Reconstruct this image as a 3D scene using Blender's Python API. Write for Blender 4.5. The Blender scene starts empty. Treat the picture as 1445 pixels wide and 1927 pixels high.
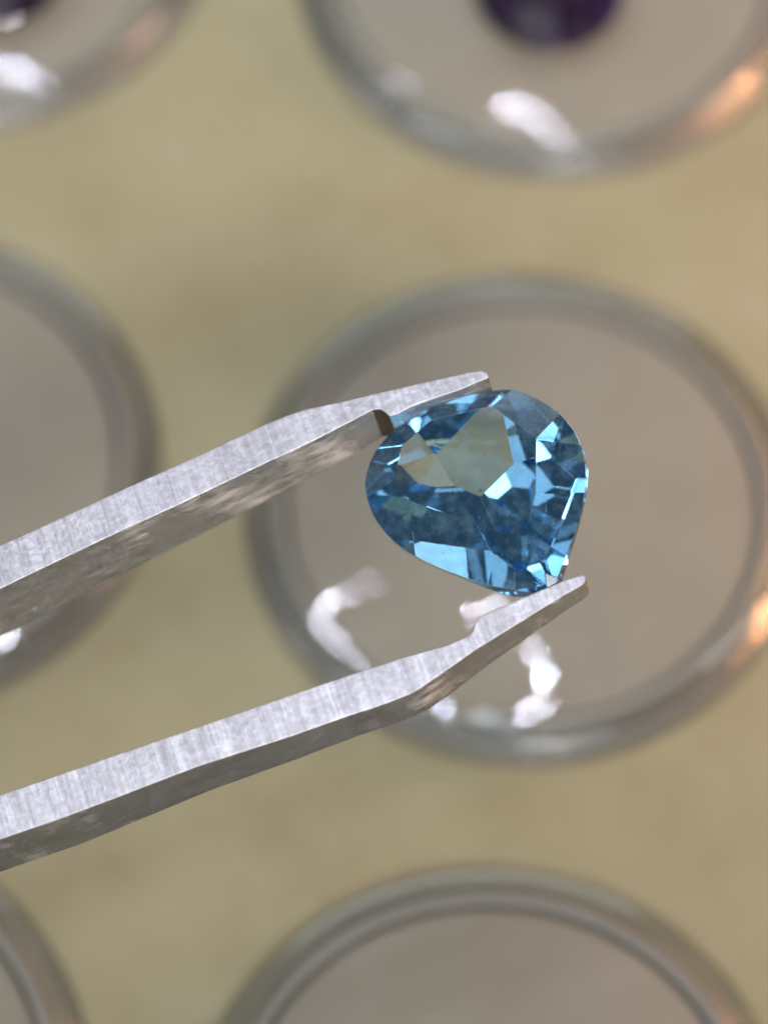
import bpy, bmesh, math, random
from mathutils import Vector, Matrix
random.seed(7)
SC = bpy.context.scene
COL = SC.collection
# ------------------------------------------------------------------ camera
SC.unit_settings.system = 'METRIC'
SC.unit_settings.scale_length = 0.01          # one unit is one centimetre
TILT, DIST, FPX = math.radians(29), 22.0, 7634.0
PW, PH = 1445.0, 1927.0
ZGEM = 18.0
CAM = Vector((0, -DIST*math.sin(TILT), DIST*math.cos(TILT)))
CR = Vector((1, 0, 0)); CU = Vector((0, math.cos(TILT), math.sin(TILT))); CB = CR.cross(CU)
cd = bpy.data.cameras.new('camera'); cam = bpy.data.objects.new('camera', cd); COL.objects.link(cam)
cam.location = CAM; cam.rotation_euler = (TILT, 0, 0)
cd.sensor_fit = 'HORIZONTAL'; cd.sensor_width = 36; cd.lens = FPX*36/PW
cd.clip_start = 0.5; cd.clip_end = 500
cd.dof.use_dof = True; cd.dof.focus_distance = ZGEM
cd.dof.aperture_fstop = 1e-3*cd.lens/(2*0.27)
SC.camera = cam
def ray(px, py):
    return ((px-PW/2)/FPX)*CR + ((PH/2-py)/FPX)*CU - CB
def unproject(px, py, p0, n):
    d = ray(px, py)
    return CAM + d*((p0-CAM).dot(n)/d.dot(n))
# ------------------------------------------------------------------ world, lamps, exposure
W = bpy.data.worlds.new('World'); SC.world = W; W.use_nodes = True
W.node_tree.nodes['Background'].inputs[0].default_value = (0.86, 0.93, 1.0, 1)
W.node_tree.nodes['Background'].inputs[1].default_value = 0.09
SC.view_settings.view_transform = 'Standard'; SC.view_settings.look = 'None'
SC.view_settings.exposure = -0.2; SC.view_settings.gamma = 1
SC.cycles.use_denoising = True
SC.cycles.use_adaptive_sampling = False
SC.cycles.max_bounces = 24; SC.cycles.transmission_bounces = 24; SC.cycles.glossy_bounces = 16
SC.cycles.diffuse_bounces = 3; SC.cycles.transparent_max_bounces = 24
SC.cycles.sample_clamp_indirect = 12; SC.cycles.blur_glossy = 0.4
def area(name, loc, target, sx, sy, power, col):
    l = bpy.data.lights.new(name, 'AREA'); l.shape = 'RECTANGLE'; l.size = sx; l.size_y = sy
    l.energy = power; l.color = col
    o = bpy.data.objects.new(name, l); COL.objects.link(o); o.location = loc
    o.rotation_euler = (Vector(target)-Vector(loc)).to_track_quat('-Z', 'Y').to_euler()
    return o
for lx, ly, lz, a, b, pw in ((-19, -8, 36, 5, 22, 1800), (27, 4, 33, 4, 20, 1800), (4, -30, 34, 20, 4, 1500), (-38, -8, 20, 4, 14, 1500), (-6, -25, 43, 46, 28, 4600)):
    area('gem_sparkle_light', (lx, ly, lz), (0, 0, 0), a, b, pw, (0.95, 0.97, 1.0))  # unseen lights added to give the gem sparkle and brighter facets
area('rim_sheen_light', (-3, 70, 24), (0, 0, 2), 70, 30, 12000, (0.78, 0.87, 1.0))  # added panel far behind, lays a pale sheen on the jar rims
area('facet_fill_light', (14, -26, 40), (0, 0, 0), 9, 12, 1300, (0.95, 0.97, 1.0))  # added panel on the camera side, brightens the gem facets
sl = bpy.data.lights.new('far_fill_spot', 'SPOT'); sl.energy = 60000; sl.shadow_soft_size = 6.0; sl.color = (1.0, 0.97, 0.93)  # added spot that brightens the far part of the surface
sl.spot_size = math.radians(26); sl.spot_blend = 1.0
so = bpy.data.objects.new('far_fill_spot', sl); COL.objects.link(so); so.location = (5, -24, 34)
so.rotation_euler = (Vector((-1, 7.2, 0))-so.location).to_track_quat('-Z', 'Y').to_euler()
def point(name, loc, r, power, col):
    l = bpy.data.lights.new(name, 'POINT'); l.energy = power; l.shadow_soft_size = r; l.color = col
    o = bpy.data.objects.new(name, l); COL.objects.link(o); o.location = loc
    return o
point('warm_side_light', (8.7, 0.5, 1.6), 2.0, 2500, (1.0, 0.42, 0.16))  # unseen warm source at the right, gives the jars their orange glints

# ------------------------------------------------------------------ node helpers
def mat(name):
    m = bpy.data.materials.new(name); m.use_nodes = True
    nt = m.node_tree; nt.nodes.clear()
    out = nt.nodes.new('ShaderNodeOutputMaterial')
    return m, nt, out
def node(nt, t, **kw):
    n = nt.nodes.new(t)
    for k, v in kw.items():
        if k in n.inputs.keys(): n.inputs[k].default_value = v
        else: setattr(n, k, v)
    return n
def noise(nt, vec, scale, detail=4, rough=0.55):
    n = node(nt, 'ShaderNodeTexNoise', Scale=scale, Detail=detail, Roughness=rough)
    nt.links.new(vec, n.inputs['Vector']); return n.outputs['Fac']
def ramp(nt, fac, stops):
    r = node(nt, 'ShaderNodeValToRGB'); el = r.color_ramp.elements
    while len(el) < len(stops): el.new(0.5)
    for e, (p, c) in zip(el, stops): e.position = p; e.color = c if len(c) == 4 else (*c, 1)
    nt.links.new(fac, r.inputs[0]); return r.outputs[0]
def mapping(nt, vec, scale, rot=(0, 0, 0)):
    m = node(nt, 'ShaderNodeMapping'); m.inputs['Scale'].default_value = scale; m.inputs['Rotation'].default_value = rot
    nt.links.new(vec, m.inputs['Vector']); return m.outputs[0]
def bump(nt, h, strength, dist, normal=None):
    b = node(nt, 'ShaderNodeBump', Strength=strength, Distance=dist)
    nt.links.new(h, b.inputs['Height'])
    if normal: nt.links.new(normal, b.inputs['Normal'])
    return b.outputs[0]

def tray_material():
    m, nt, out = mat('khaki_flock')
    g = node(nt, 'ShaderNodeTexCoord').outputs['Object']
    p = node(nt, 'ShaderNodeBsdfPrincipled', Roughness=0.9)
    c = ramp(nt, noise(nt, g, 1.1, 6, 0.62), [(0.30, (0.325, 0.280, 0.162)), (0.48, (0.364, 0.324, 0.192)), (0.60, (0.380, 0.341, 0.206)), (0.74, (0.408, 0.358, 0.24))])
    nt.links.new(c, p.inputs['Base Color'])
    nt.links.new(bump(nt, noise(nt, g, 30, 3), 0.35, 0.03), p.inputs['Normal'])
    nt.links.new(p.outputs[0], out.inputs[0]); return m
def foam_material():
    m, nt, out = mat('pale_foam')
    g = node(nt, 'ShaderNodeTexCoord').outputs['Object']
    p = node(nt, 'ShaderNodeBsdfPrincipled', Roughness=0.85)
    c = ramp(nt, noise(nt, g, 2.2, 3), [(0.3, (0.345, 0.303, 0.238)), (0.7, (0.375, 0.333, 0.264))])
    nt.links.new(c, p.inputs['Base Color'])
    nt.links.new(p.outputs[0], out.inputs[0]); return m
def clear_plastic():
    m, nt, out = mat('clear_plastic')
    g = node(nt, 'ShaderNodeTexCoord').outputs['Object']
    p = node(nt, 'ShaderNodeBsdfPrincipled', Roughness=0.04, IOR=1.5)
    p.inputs['Base Color'].default_value = (0.93, 0.95, 0.95, 1)
    p.inputs['Transmission Weight'].default_value = 1
    nt.links.new(bump(nt, noise(nt, g, 5, 2), 0.15, 0.05), p.inputs['Normal'])
    t = node(nt, 'ShaderNodeBsdfTransparent'); t.inputs[0].default_value = (0.88, 0.89, 0.91, 1)
    mx = node(nt, 'ShaderNodeMixShader'); mx.inputs[0].default_value = 0.4
    nt.links.new(t.outputs[0], mx.inputs[1]); nt.links.new(p.outputs[0], mx.inputs[2])
    nt.links.new(mx.outputs[0], out.inputs[0]); return m
def lid_material():
    m, nt, out = mat('thin_lid_glass')
    g = node(nt, 'ShaderNodeTexCoord').outputs['Object']
    t = node(nt, 'ShaderNodeBsdfTransparent'); t.inputs[0].default_value = (0.97, 0.98, 0.98, 1)
    gl = node(nt, 'ShaderNodeBsdfGlossy', Roughness=0.012)
    nt.links.new(bump(nt, noise(nt, g, 3, 1), 0.05, 0.02), gl.inputs['Normal'])
    f = node(nt, 'ShaderNodeFresnel', IOR=1.62)
    ge = node(nt, 'ShaderNodeNewGeometry'); iv = node(nt, 'ShaderNodeMath', operation='SUBTRACT'); iv.inputs[0].default_value = 1.0; nt.links.new(ge.outputs['Backfacing'], iv.inputs[1])
    fm = node(nt, 'ShaderNodeMath', operation='MULTIPLY'); nt.links.new(f.outputs[0], fm.inputs[0]); nt.links.new(iv.outputs[0], fm.inputs[1])
    mx = node(nt, 'ShaderNodeMixShader')
    nt.links.new(fm.outputs[0], mx.inputs[0]); nt.links.new(t.outputs[0], mx.inputs[1]); nt.links.new(gl.outputs[0], mx.inputs[2])
    nt.links.new(mx.outputs[0], out.inputs[0]); return m
def steel_edge():
    m, nt, out = mat('ground_steel')
    g = node(nt, 'ShaderNodeTexCoord').outputs['Object']
    p = node(nt, 'ShaderNodeBsdfPrincipled', Metallic=1.0, Roughness=0.43)
    fine = noise(nt, mapping(nt, g, (70, 1.6, 2), (0, 0, 0.14)), 1.0, 2, 0.5)      # grinding lines across the arm
    wide = noise(nt, mapping(nt, g, (20, 1.0, 1), (0, 0, 0.10)), 1.0, 2, 0.5)
    mott = noise(nt, g, 30, 5, 0.7)
    def mul(x, k):
        q = node(nt, 'ShaderNodeMath', operation='MULTIPLY'); q.inputs[1].default_value = k; nt.links.new(x, q.inputs[0]); return q.outputs[0]
    def add(x, y):
        q = node(nt, 'ShaderNodeMath', operation='ADD'); nt.links.new(x, q.inputs[0]); nt.links.new(y, q.inputs[1]); return q.outputs[0]
    h = add(add(mul(fine, 0.24), mul(wide, 0.28)), mul(mott, 0.48))
    c = ramp(nt, h, [(0.40, (0.45, 0.44, 0.46)), (0.5, (0.58, 0.57, 0.59)), (0.60, (0.77, 0.765, 0.78))])
    nt.links.new(c, p.inputs['Base Color'])
    nt.links.new(ramp(nt, noise(nt, mapping(nt, g, (1.6, 5, 5)), 1.0, 5, 0.7), [(0.35, (0.36,)*3), (0.65, (0.52,)*3)]), p.inputs['Roughness'])
    nt.links.new(bump(nt, h, 0.5, 0.012), p.inputs['Normal'])
    nt.links.new(p.outputs[0], out.inputs[0]); return m
def steel_side():
    m, nt, out = mat('polished_steel')
    g = node(nt, 'ShaderNodeTexCoord').outputs['Object']
    p = node(nt, 'ShaderNodeBsdfPrincipled', Metallic=1.0, Roughness=0.24)
    worn = ramp(nt, noise(nt, mapping(nt, g, (1.5, 1.2, 1.2)), 1.0, 3, 0.55), [(0.54, (0,)*3), (0.62, (1,)*3)])
    scr = noise(nt, mapping(nt, g, (5, 22, 22), (0, 0, 0.3)), 1.0, 6, 0.75)
    mx = node(nt, 'ShaderNodeMix', data_type='RGBA', blend_type='MIX')
    nt.links.new(worn, mx.inputs[0])
    nt.links.new(ramp(nt, scr, [(0.35, (0.32, 0.322, 0.33)), (0.65, (0.46, 0.462, 0.47))]), mx.inputs[6])
    nt.links.new(ramp(nt, scr, [(0.38, (0.26, 0.26, 0.27)), (0.56, (0.95, 0.95, 0.97))]), mx.inputs[7])
    nt.links.new(mx.outputs[2], p.inputs['Base Color'])
    r = ramp(nt, worn, [(0.0, (0.22,)*3), (1.0, (0.50,)*3)])
    nt.links.new(r, p.inputs['Roughness'])
    nt.links.new(bump(nt, scr, 0.8, 0.05), p.inputs['Normal'])
    nt.links.new(p.outputs[0], out.inputs[0]); return m
def gem_material(name, ior, absorb, density, dust, dustcol):
    m, nt, out = mat(name)
    g = node(nt, 'ShaderNodeTexCoord').outputs['Object']
    gl = node(nt, 'ShaderNodeBsdfGlass', Roughness=0.0, IOR=ior)
    gl.inputs[0].default_value = (1, 1, 1, 1)
    d = node(nt, 'ShaderNodeBsdfDiffuse'); d.inputs[0].default_value = (*dustcol, 1)
    f = ramp(nt, noise(nt, g, 14, 7, 0.7), [(0.46, (0.0,)*3), (0.72, (dust,)*3)])
    mx = node(nt, 'ShaderNodeMixShader')
    nt.links.new(f, mx.inputs[0]); nt.links.new(gl.outputs[0], mx.inputs[1]); nt.links.new(d.outputs[0], mx.inputs[2])
    nt.links.new(mx.outputs[0], out.inputs[0])
    v = node(nt, 'ShaderNodeVolumeAbsorption', Density=density); v.inputs[0].default_value = (*absorb, 1)
    nt.links.new(v.outputs[0], out.inputs['Volume']); return m
def plain(name, col, rough):
    m, nt, out = mat(name)
    p = node(nt, 'ShaderNodeBsdfPrincipled', Roughness=rough); p.inputs['Base Color'].default_value = (*col, 1)
    nt.links.new(p.outputs[0], out.inputs[0]); return m

# ------------------------------------------------------------------ object helpers
def link(name, me, m, parent=None):
    o = bpy.data.objects.new(name, me); COL.objects.link(o)
    for k in (m if isinstance(m, (list, tuple)) else [m]): me.materials.append(k)
    if parent: o.parent = parent
    return o
def tag(o, label, cat, group=None):
    o['label'] = label; o['category'] = cat
    if group: o['group'] = group
def lathe(name, prof, seg=128, closed=True, smooth=True):
    bm = bmesh.new(); rings = []
    for r, z in prof:
        rings.append([bm.verts.new((r*math.cos(2*math.pi*k/seg), r*math.sin(2*math.pi*k/seg), z)) for k in range(seg)] if r > 1e-6 else [bm.verts.new((0, 0, z))])
    n = len(rings)
    for i in range(n if closed else n-1):
        a, b = rings[i], rings[(i+1) % n]
        if len(a) == 1 and len(b) == 1: continue
        for k in range(seg):
            q = (k+1) % seg
            if len(a) == 1: bm.faces.new((a[0], b[q], b[k]))
            elif len(b) == 1: bm.faces.new((a[k], a[q], b[0]))
            else: bm.faces.new((a[k], a[q], b[q], b[k]))
    bmesh.ops.recalc_face_normals(bm, faces=bm.faces)
    for f in bm.faces: f.smooth = smooth
    me = bpy.data.meshes.new(name); bm.to_mesh(me); bm.free(); return me
def facet_solid(name, planes, big=5.0):
    """solid cut by half-spaces n.p <= d; one flat face per plane"""
    bm = bmesh.new()
    for i, (n, d) in enumerate(planes):
        n = n.normalized()
        a = n.orthogonal().normalized(); b = n.cross(a)
        poly = [n*d + a*sx*big + b*sy*big for sx, sy in ((1, 1), (-1, 1), (-1, -1), (1, -1))]
        for j, (m_, e) in enumerate(planes):
            if j == i or not poly: continue
            m_ = m_.normalized(); res = []
            for k in range(len(poly)):
                p, q = poly[k], poly[(k+1) % len(poly)]
                sp, sq = m_.dot(p)-e, m_.dot(q)-e
                if sp <= 1e-7: res.append(p)
                if (sp < -1e-7 and sq > 1e-7) or (sp > 1e-7 and sq < -1e-7):
                    res.append(p + (q-p)*(sp/(sp-sq)))
            poly = res
        if len(poly) >= 3:
            vs = []
            for p in poly:
                if not vs or (p-vs[-1].co).length > 1e-5: vs.append(bm.verts.new(p))
            if len(vs) >= 3: bm.faces.new(vs)
    bmesh.ops.remove_doubles(bm, verts=bm.verts, dist=2e-4)
    bmesh.ops.dissolve_degenerate(bm, edges=bm.edges, dist=1e-5)
    bmesh.ops.recalc_face_normals(bm, faces=bm.faces)
    me = bpy.data.meshes.new(name); bm.to_mesh(me); bm.free(); return me

# ------------------------------------------------------------------ the surface
tray_m = tray_material()
bm = bmesh.new(); bmesh.ops.create_grid(bm, x_segments=1, y_segments=1, size=40)
me = bpy.data.meshes.new('table_surface'); bm.to_mesh(me); bm.free()
table = link('table_surface', me, tray_m); table['kind'] = 'structure'

# ------------------------------------------------------------------ gem jars
JR = 1.48; RIMZ = 0.22
plastic_m, lid_m, foam_m = clear_plastic(), lid_material(), foam_material()
rim_ring_m = plain('rim_ring_grey', (0.33, 0.305, 0.262), 0.28)
def arc(cx, cz, r, a0, a1, n):
    return [(cx+r*math.cos(math.radians(a0+(a1-a0)*k/n)), cz+r*math.sin(math.radians(a0+(a1-a0)*k/n))) for k in range(n+1)]
wall_prof = [(1.46, 0.004), (JR, 0.03), (JR, 0.07), (1.474, 0.10), (1.46, 0.125), (1.44, 0.14), (1.415, 0.152), (1.385, 0.16), (1.355, 0.163), (1.33, 0.16), (1.318, 0.15), (1.335, 0.125), (1.43, 0.012), (1.44, 0.004)]
wall_me = lathe('jar_wall', wall_prof)
rim_ring_me = lathe('added_rim_ring', [(1.252, 0.006), (1.252, 0.145), (1.262, 0.152), (1.285, 0.152), (1.30, 0.146), (1.412, 0.012), (1.415, 0.006)], closed=True)  # ring added to darken the inner rim, sloped to catch the warm light
foam_me = lathe('foam_pad', [(0, 0.15), (1.17, 0.15), (1.22, 0.135), (1.24, 0.10), (1.24, 0.006), (0, 0.006)], closed=False)
# lid: shallow dome of clear plastic that turns down at its edge
LID_R, LID_EDGE = 1.43, 0.165
def lid_slope(r):
    d = 11*r
    if r > 1.33: d += 17*((r-1.33)/(LID_R-1.33))**1.3
    return math.tan(math.radians(d))
LN = 280
LIDZ = [0.0]*(LN+1)
for k in range(LN-1, -1, -1): LIDZ[k] = LIDZ[k+1] + lid_slope((k+0.5)*LID_R/LN)*LID_R/LN
def lid_z(r):
    x = min(r, LID_R)*LN/LID_R; k = min(int(x), LN-1); return LID_EDGE + LIDZ[k]+(LIDZ[k+1]-LIDZ[k])*(x-k)
lid_rs = [1.27*k/24 for k in range(25)] + [1.27+0.16*k/24 for k in range(1, 25)]
lid_me = lathe('lid', [(r, lid_z(r)) for r in lid_rs] + [(r-0.004, lid_z(r)-0.03) for r in lid_rs[:0:-1] if r < 1.36] + [(0, lid_z(0)-0.03)], closed=False)
jars = {}
N_T = Vector((0, 0, 1))
spots = [
    ('centre', 985, 937, 'clear round gem jar right below the held blue gem, nothing inside'),
    ('left', -222, 850, 'clear round gem jar cut by the left edge behind the upper tweezer arm'),
    ('top', 1042, -102, 'clear round gem jar with a purple stone, behind the blue gem at upper right'),
    ('corner', -78, -184, 'clear round gem jar in the upper left corner with a dark purple stone'),
    ('front', 925, 2138, 'clear round gem jar at the bottom edge with a bright silvery rim'),
    ('near', -400, 2045, 'clear round gem jar of which only a rim shows in the lower left corner'),
]
for key, px, py, lab in spots:
    p = unproject(px, py, Vector((0, 0, RIMZ)), N_T)
    e = bpy.data.objects.new('gem_jar', None); COL.objects.link(e); e.location = (p.x, p.y, 0)
    e.rotation_euler.z = random.uniform(0, 6); e.scale = (1.02, 1.02, 1)
    tag(e, lab, 'jar', 'clear gem jars standing on the khaki surface')
    for nm, me_, m_ in (('jar_wall', wall_me, plastic_m), ('added_rim_ring', rim_ring_me, rim_ring_m), ('foam_pad', foam_me, foam_m), ('lid', lid_me, lid_m)):
        o = bpy.data.objects.new(nm, me_); COL.objects.link(o); o.parent = e
        if not me_.materials: me_.materials.append(m_)
        if nm == 'lid' and key in ('top', 'corner'): o.matrix_local = Matrix.Rotation(-e.rotation_euler.z, 4, 'Z') @ Matrix.Translation((0, 0, 0.035)) @ Matrix.Rotation(math.radians(2.4), 4, 'X')     # sits a little askew
    jars[key] = Vector((p.x, p.y, 0))

# desk lamp whose LEDs mirror in the domed lids: traced once from the centre lid, then fixed at its real height
LAMP_Z = 32.0
loop = [(725, 1092), (672, 1105), (630, 1130), (615, 1160), (640, 1205), (668, 1240), (700, 1265), (755, 1300), (830, 1325), (900, 1335), (975, 1335), (1018, 1300), (1022, 1245), (1000, 1195), (945, 1160), (875, 1130)]
def mirror(px, py):
    c = jars['centre']; d = ray(px, py).normalized(); z = LID_EDGE+0.1
    for k in range(30):
        h = CAM + d*((z-CAM.z)/d.z); r = min((h-c).xy.length, LID_R-0.01); z = lid_z(r)
    e = (h-c).xy.normalized(); n = Vector((e.x*lid_slope(r), e.y*lid_slope(r), 1)).normalized()
    r = d - 2*d.dot(n)*n
    return h + r*((LAMP_Z-h.z)/r.z)
LAMPW = 430
path = []
for i in range(len(loop)-1):
    (x0, y0), (x1, y1) = loop[i], loop[i+1]
    L = math.hypot(x1-x0, y1-y0); n = max(1, round(L/30))
    for k in range(n): path.append((x0+(x1-x0)*k/n, y0+(y1-y0)*k/n))
for px, py in path:
    for w in range(1):
        q = mirror(px+random.uniform(-11, 11), py+random.uniform(-11, 11))
        point('desk_lamp_led', q, 0.12, LAMPW*random.uniform(0.2, 1.8), (0.84, 0.85, 1.0))

# ------------------------------------------------------------------ tweezers
PHI = math.radians(25); AX = math.radians(20.5)
U = (CR*math.cos(AX) + CU*math.sin(AX)).normalized()
Pp = (-CR*math.sin(AX) + CU*math.cos(AX))
NT = (CB*math.cos(PHI) + Pp*math.sin(PHI)).normalized()
V = NT.cross(U).normalized()
O = CAM + ray(880, 930)*ZGEM
FR = Matrix(((U.x, V.x, NT.x, O.x), (U.y, V.y, NT.y, O.y), (U.z, V.z, NT.z, O.z), (0, 0, 0, 1)))
FI = FR.inverted()
def on_top(px, py, s=0.0):
    p = FI @ unproject(px, py, O + NT*s, NT); return (p.x, p.y)
edge_m, side_m = steel_edge(), steel_side()
notch_m = plain('notch_brown', (0.075, 0.050, 0.036), 0.5)  # dark brown for the faces of the notch
tw = bpy.data.objects.new('tweezers', None); COL.objects.link(tw); tw.matrix_world = FR
tag(tw, 'steel tweezers with bright ground edges gripping the blue gem between notched tips', 'tweezers')
up_out = [(-160, 1100), (0, 1027), (125, 970), (249, 913), (374, 857), (500, 798), (545, 780), (575, 770), (640, 757), (700, 742), (800, 719), (880, 701), (905, 697), (917, 702), (920, 710)]
up_in = [(907, 715), (868, 732), (776, 764), (745, 780), (732, 783), (726, 777), (716, 770), (701, 771), (660, 793), (600, 824), (540, 853), (500, 871), (327, 954), (242, 992), (120, 1050), (0, 1108), (-160, 1183)]
lo_in = [(-160, 1553), (0, 1497), (233, 1416), (415, 1354), (600, 1290), (758, 1238), (841, 1215), (880, 1198), (890, 1189), (893, 1173), (903, 1161), (998, 1119), (1060, 1093), (1095, 1082), (1102, 1085), (1102, 1094)]
lo_out = [(1095, 1101), (1048, 1128), (961, 1182), (895, 1223), (841, 1261), (790, 1296), (770, 1307), (735, 1321), (654, 1348), (550, 1385), (374, 1442), (125, 1537), (0, 1580), (-160, 1636)]
def lerp(tab, x):
    for (a, b), (c, d) in zip(tab, tab[1:]):
        if x <= c: return b + (d-b)*max(0, (x-a))/(c-a)
    return tab[-1][1]
XJ = on_top(-160, 1100)[0]
def arm(edge_a, edge_b, depth, tail, notch_faces=()):
    pts = [on_top(*p) for p in edge_a] + [on_top(*p) for p in edge_b]
    pts = pts + tail                                   # the arm runs on to the joint
    bm = bmesh.new()
    top = [bm.verts.new((x, y, 0)) for x, y in pts]
    bot = [bm.verts.new((x, y, -lerp(depth, x))) for x, y in pts]
    bm.faces.new(top); bm.faces.new(bot[::-1])
    n = len(pts)
    for k in range(n):
        f = bm.faces.new((top[k], bot[k], bot[(k+1) % n], top[(k+1) % n])); f.material_index = 2 if k in notch_faces else 1
    bmesh.ops.recalc_face_normals(bm, faces=bm.faces)
    me = bpy.data.meshes.new('arm'); bm.to_mesh(me); bm.free()
    o = link('arm', me, [edge_m, side_m, notch_m], tw)
    b = o.modifiers.new('bevel', 'BEVEL'); b.width = 0.004; b.segments = 2; b.limit_method = 'ANGLE'; b.angle_limit = math.radians(35)
    return o
xl = on_top(0, 1027)[0]
ua, ub = on_top(-160, 1100), on_top(-160, 1183)
la, lb = on_top(-160, 1553), on_top(-160, 1636)
JX = XJ - 6.2; JY = (ua[1]+lb[1])/2 - 0.15
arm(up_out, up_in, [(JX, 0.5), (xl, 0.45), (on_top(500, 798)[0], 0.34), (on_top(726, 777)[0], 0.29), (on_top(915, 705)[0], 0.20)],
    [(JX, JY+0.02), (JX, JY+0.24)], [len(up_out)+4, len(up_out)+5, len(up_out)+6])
arm(lo_in, lo_out, [(JX, 0.42), (xl, 0.36), (on_top(600, 1294)[0], 0.26), (on_top(841, 1240)[0], 0.26), (on_top(1100, 1085)[0], 0.15)],
    [(JX, JY-0.24), (JX, JY-0.02)])
bm = bmesh.new(); bmesh.ops.create_cube(bm, size=1)
for v in bm.verts: v.co = Vector((JX-0.45+v.co.x*0.96, JY+v.co.y*0.52, -0.24+v.co.z*0.5))
bmesh.ops.bevel(bm, geom=bm.edges[:], offset=0.05, segments=2, affect='EDGES')
me = bpy.data.meshes.new('joint'); bm.to_mesh(me); bm.free()
link('joint', me, side_m, tw)

# ------------------------------------------------------------------ the blue gem
GN = (CB*1.0 + CU*0.42 - CR*0.33).normalized()
GU = (CR - GN*CR.dot(GN)).normalized(); GV = GN.cross(GU)
GO = O - NT*0.10
GF = Matrix(((GU.x, GV.x, GN.x, GO.x), (GU.y, GV.y, GN.y, GO.y), (GU.z, GV.z, GN.z, GO.z), (0, 0, 0, 1)))
GI = GF.inverted()
def on_girdle(px, py):
    p = GI @ unproject(px, py, GO, GN); return Vector((p.x, p.y))
outline_px = [(689, 916), (691, 893), (699, 871), (712, 849), (728, 828), (748, 806), (795, 779), (850, 756), (900, 742), (930, 738), (965, 739), (1008, 751), (1050, 777), (1082, 814), (1098, 853), (1103, 895), (1100, 937), (1088, 990), (1074, 1027), (1058, 1068), (1050, 1098), (1044, 1113), (1028, 1119), (1002, 1117), (965, 1112), (923, 1103), (880, 1090), (833, 1072), (791, 1053), (753, 1029), (722, 999), (701, 965)]
OUT = [on_girdle(*p) for p in outline_px]
def support(d): return max(p.dot(d) for p in OUT)
cen = sum(OUT, Vector((0, 0)))/len(OUT)
def facet(theta, alpha, z0, inset=0.0):
    """facet whose slope alpha (deg, from the girdle plane, + crown, - pavilion) meets the girdle at height z0"""
    t = math.radians(theta); a = math.radians(abs(alpha)); d = Vector((math.cos(t), math.sin(t)))
    s = 1 if alpha > 0 else -1
    n = Vector((d.x*math.sin(a), d.y*math.sin(a), s*math.cos(a)))
    return (n, (support(d)-inset)*math.sin(a) + s*z0*math.cos(a))
planes = []
dense = []
for i in range(len(OUT)):                               # rounded girdle
    p0, p1, p2, p3 = (OUT[(i+k-1) % len(OUT)] for k in range(4))
    for k in range(2):
        t = k/2
        dense.append(0.5*((2*p1)+(p2-p0)*t+(2*p0-5*p1+4*p2-p3)*t*t+(3*p1-p0-3*p2+p3)*t**3))
for i in range(len(dense)):
    e = dense[(i+1) % len(dense)]-dense[i]
    d = Vector((e.y, -e.x)).normalized()
    if d.dot(dense[i]-cen) < 0: d = -d
    planes.append((Vector((d.x, d.y, 0)), support(d)))
HC = 0.115
planes.append((Vector((0, 0, 1)), HC))
TIP = math.degrees(math.atan2(*(OUT[21]-cen).yx))
GR = random.Random(66)
table_px = [(742, 905), (756, 838), (812, 790), (926, 764), (1009, 826), (1007, 930), (988, 1009), (930, 998), (845, 968), (775, 945)]
TB = []
for px, py in table_px:
    p = GI @ unproject(px, py, GO + GN*HC, GN); TB.append(Vector((p.x, p.y)))
nt_ = len(TB)
for k in range(nt_):                                    # crown: one main facet per table edge, smaller ones at its corners
    e = TB[(k+1) % nt_]-TB[k]; d = Vector((e.y, -e.x)).normalized()
    if d.dot(TB[k]-cen) < 0: d = -d
    al = math.degrees(math.atan2(HC-0.012, support(d)-d.dot(TB[k])))
    th = math.degrees(math.atan2(d.y, d.x))
    planes.append(facet(th, al, 0.012))
    if k % 2: continue
    c = TB[k]-cen; tc = math.degrees(math.atan2(c.y, c.x))
    planes.append(facet(tc, al+GR.uniform(5, 9), 0.012))
for k, (dt, al) in enumerate([(48, 31), (125, 28), (192, 29), (262, 34)]):     # pavilion: shallow mains at the culet
    planes.append(facet(TIP+dt+GR.uniform(-12, 12), -(al+GR.uniform(-2, 2)), {48: -0.10, 125: -0.175, 192: -0.245, 262: -0.185}[dt]))
for k in range(6):                                      # second step
    planes.append(facet(TIP+26+60*k+GR.uniform(-9, 9), -GR.uniform(38, 45), -0.055))
for k in range(10):                                      # breaks at the girdle
    planes.append(facet(TIP+10+36*k+GR.uniform(-7, 7), -GR.uniform(46, 55), -0.012))
gem_me = facet_solid('gemstone', planes)
gem_m = gem_material('blue_topaz', 1.63, (0.09, 0.65, 0.94), 1.35, 0.14, (0.35, 0.62, 0.80))
gem = link('gemstone', gem_me, gem_m); gem.matrix_world = GF
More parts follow.
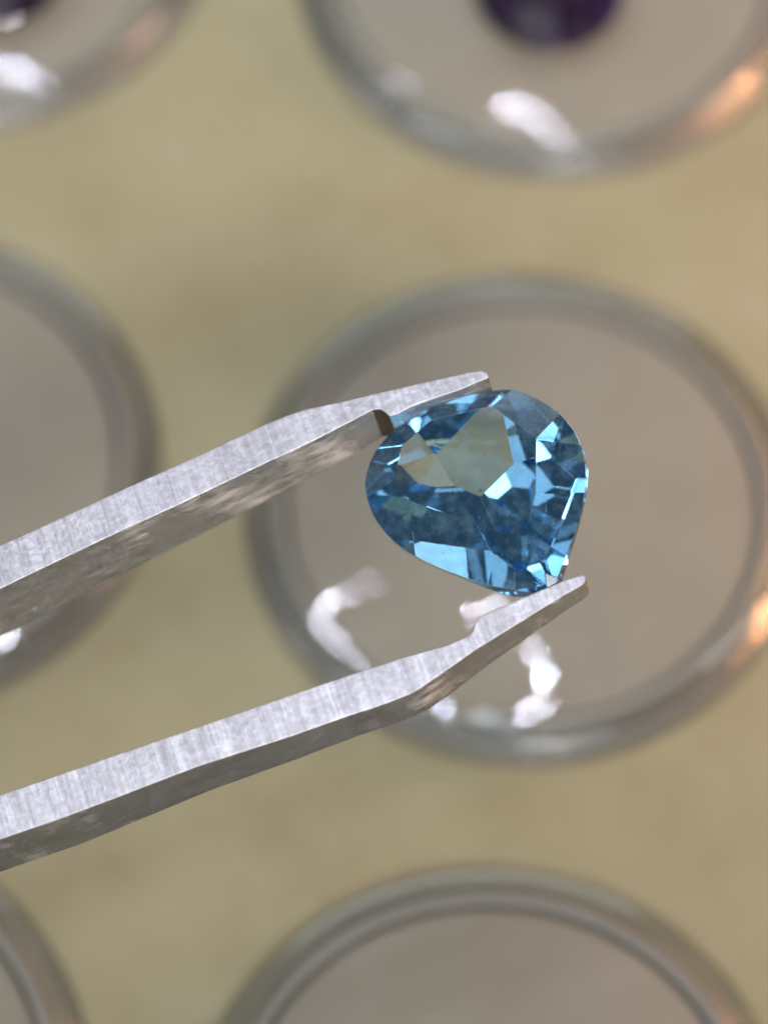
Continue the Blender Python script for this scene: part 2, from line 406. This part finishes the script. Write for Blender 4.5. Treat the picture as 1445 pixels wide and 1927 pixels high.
bv = gem.modifiers.new('polished_edges', 'BEVEL'); bv.width = 0.0022; bv.segments = 1; bv.limit_method = 'ANGLE'; bv.angle_limit = math.radians(9)
tag(gem, 'sky blue faceted pear shaped gem with a pale middle, gripped in the tweezers', 'gemstone')
# dark specks inside the stone
bm = bmesh.new()
for k in range(12):
    p = Vector((random.uniform(-0.16, 0.2), random.uniform(-0.15, 0.12), random.uniform(0.0, 0.09)))
    r = 0.0016 + 0.0042*random.random()**3
    bmesh.ops.create_icosphere(bm, subdivisions=1, radius=r, matrix=Matrix.Translation(p) @ Matrix.Diagonal((random.uniform(0.7, 1.8), 1, 0.5, 1)))
me = bpy.data.meshes.new('inclusion_specks'); bm.to_mesh(me); bm.free()
sp = link('inclusion_specks', me, plain('dark_mineral', (0.06, 0.06, 0.05), 0.6), gem); sp['kind'] = 'stuff'

# ------------------------------------------------------------------ purple stones in the two far jars
pm = gem_material('amethyst', 1.55, (0.42, 0.14, 0.52), 6.0, 0.35, (0.24, 0.19, 0.29))
def round_gem(r):
    pl = [(Vector((math.cos(2*math.pi*k/32), math.sin(2*math.pi*k/32), 0)), r) for k in range(32)]
    pl.append((Vector((0, 0, 1)), 0.33*r))
    def f(th, al, z0):
        t, a = math.radians(th), math.radians(abs(al)); s = 1 if al > 0 else -1
        return (Vector((math.cos(t)*math.sin(a), math.sin(t)*math.sin(a), s*math.cos(a))), r*math.sin(a)+s*z0*math.cos(a))
    for k in range(8):
        pl += [f(45*k, 34, 0.02), f(45*k+11, 42, 0.02), f(45*k-11, 42, 0.02), f(45*k+22.5, -42, -0.02), f(45*k, -40, -0.03)]
    pl.append((Vector((0, 0, -1)), 0.62*r))
    return facet_solid('gemstone', pl)
for key, px, py, r, lab in (('top', 1035, -24, 0.42, 'dark purple faceted stone in the jar at upper right'),
                            ('corner', -15, -66, 0.42, 'dark purple faceted stone in the jar in the upper left corner')):
    p = unproject(px, py, Vector((0, 0, 0.42)), N_T)
    o = link('gemstone', round_gem(r), pm); o.location = (p.x, p.y, 0.16+0.62*r+0.001); o.rotation_euler.z = random.uniform(0, 3)
    tag(o, lab, 'gemstone')
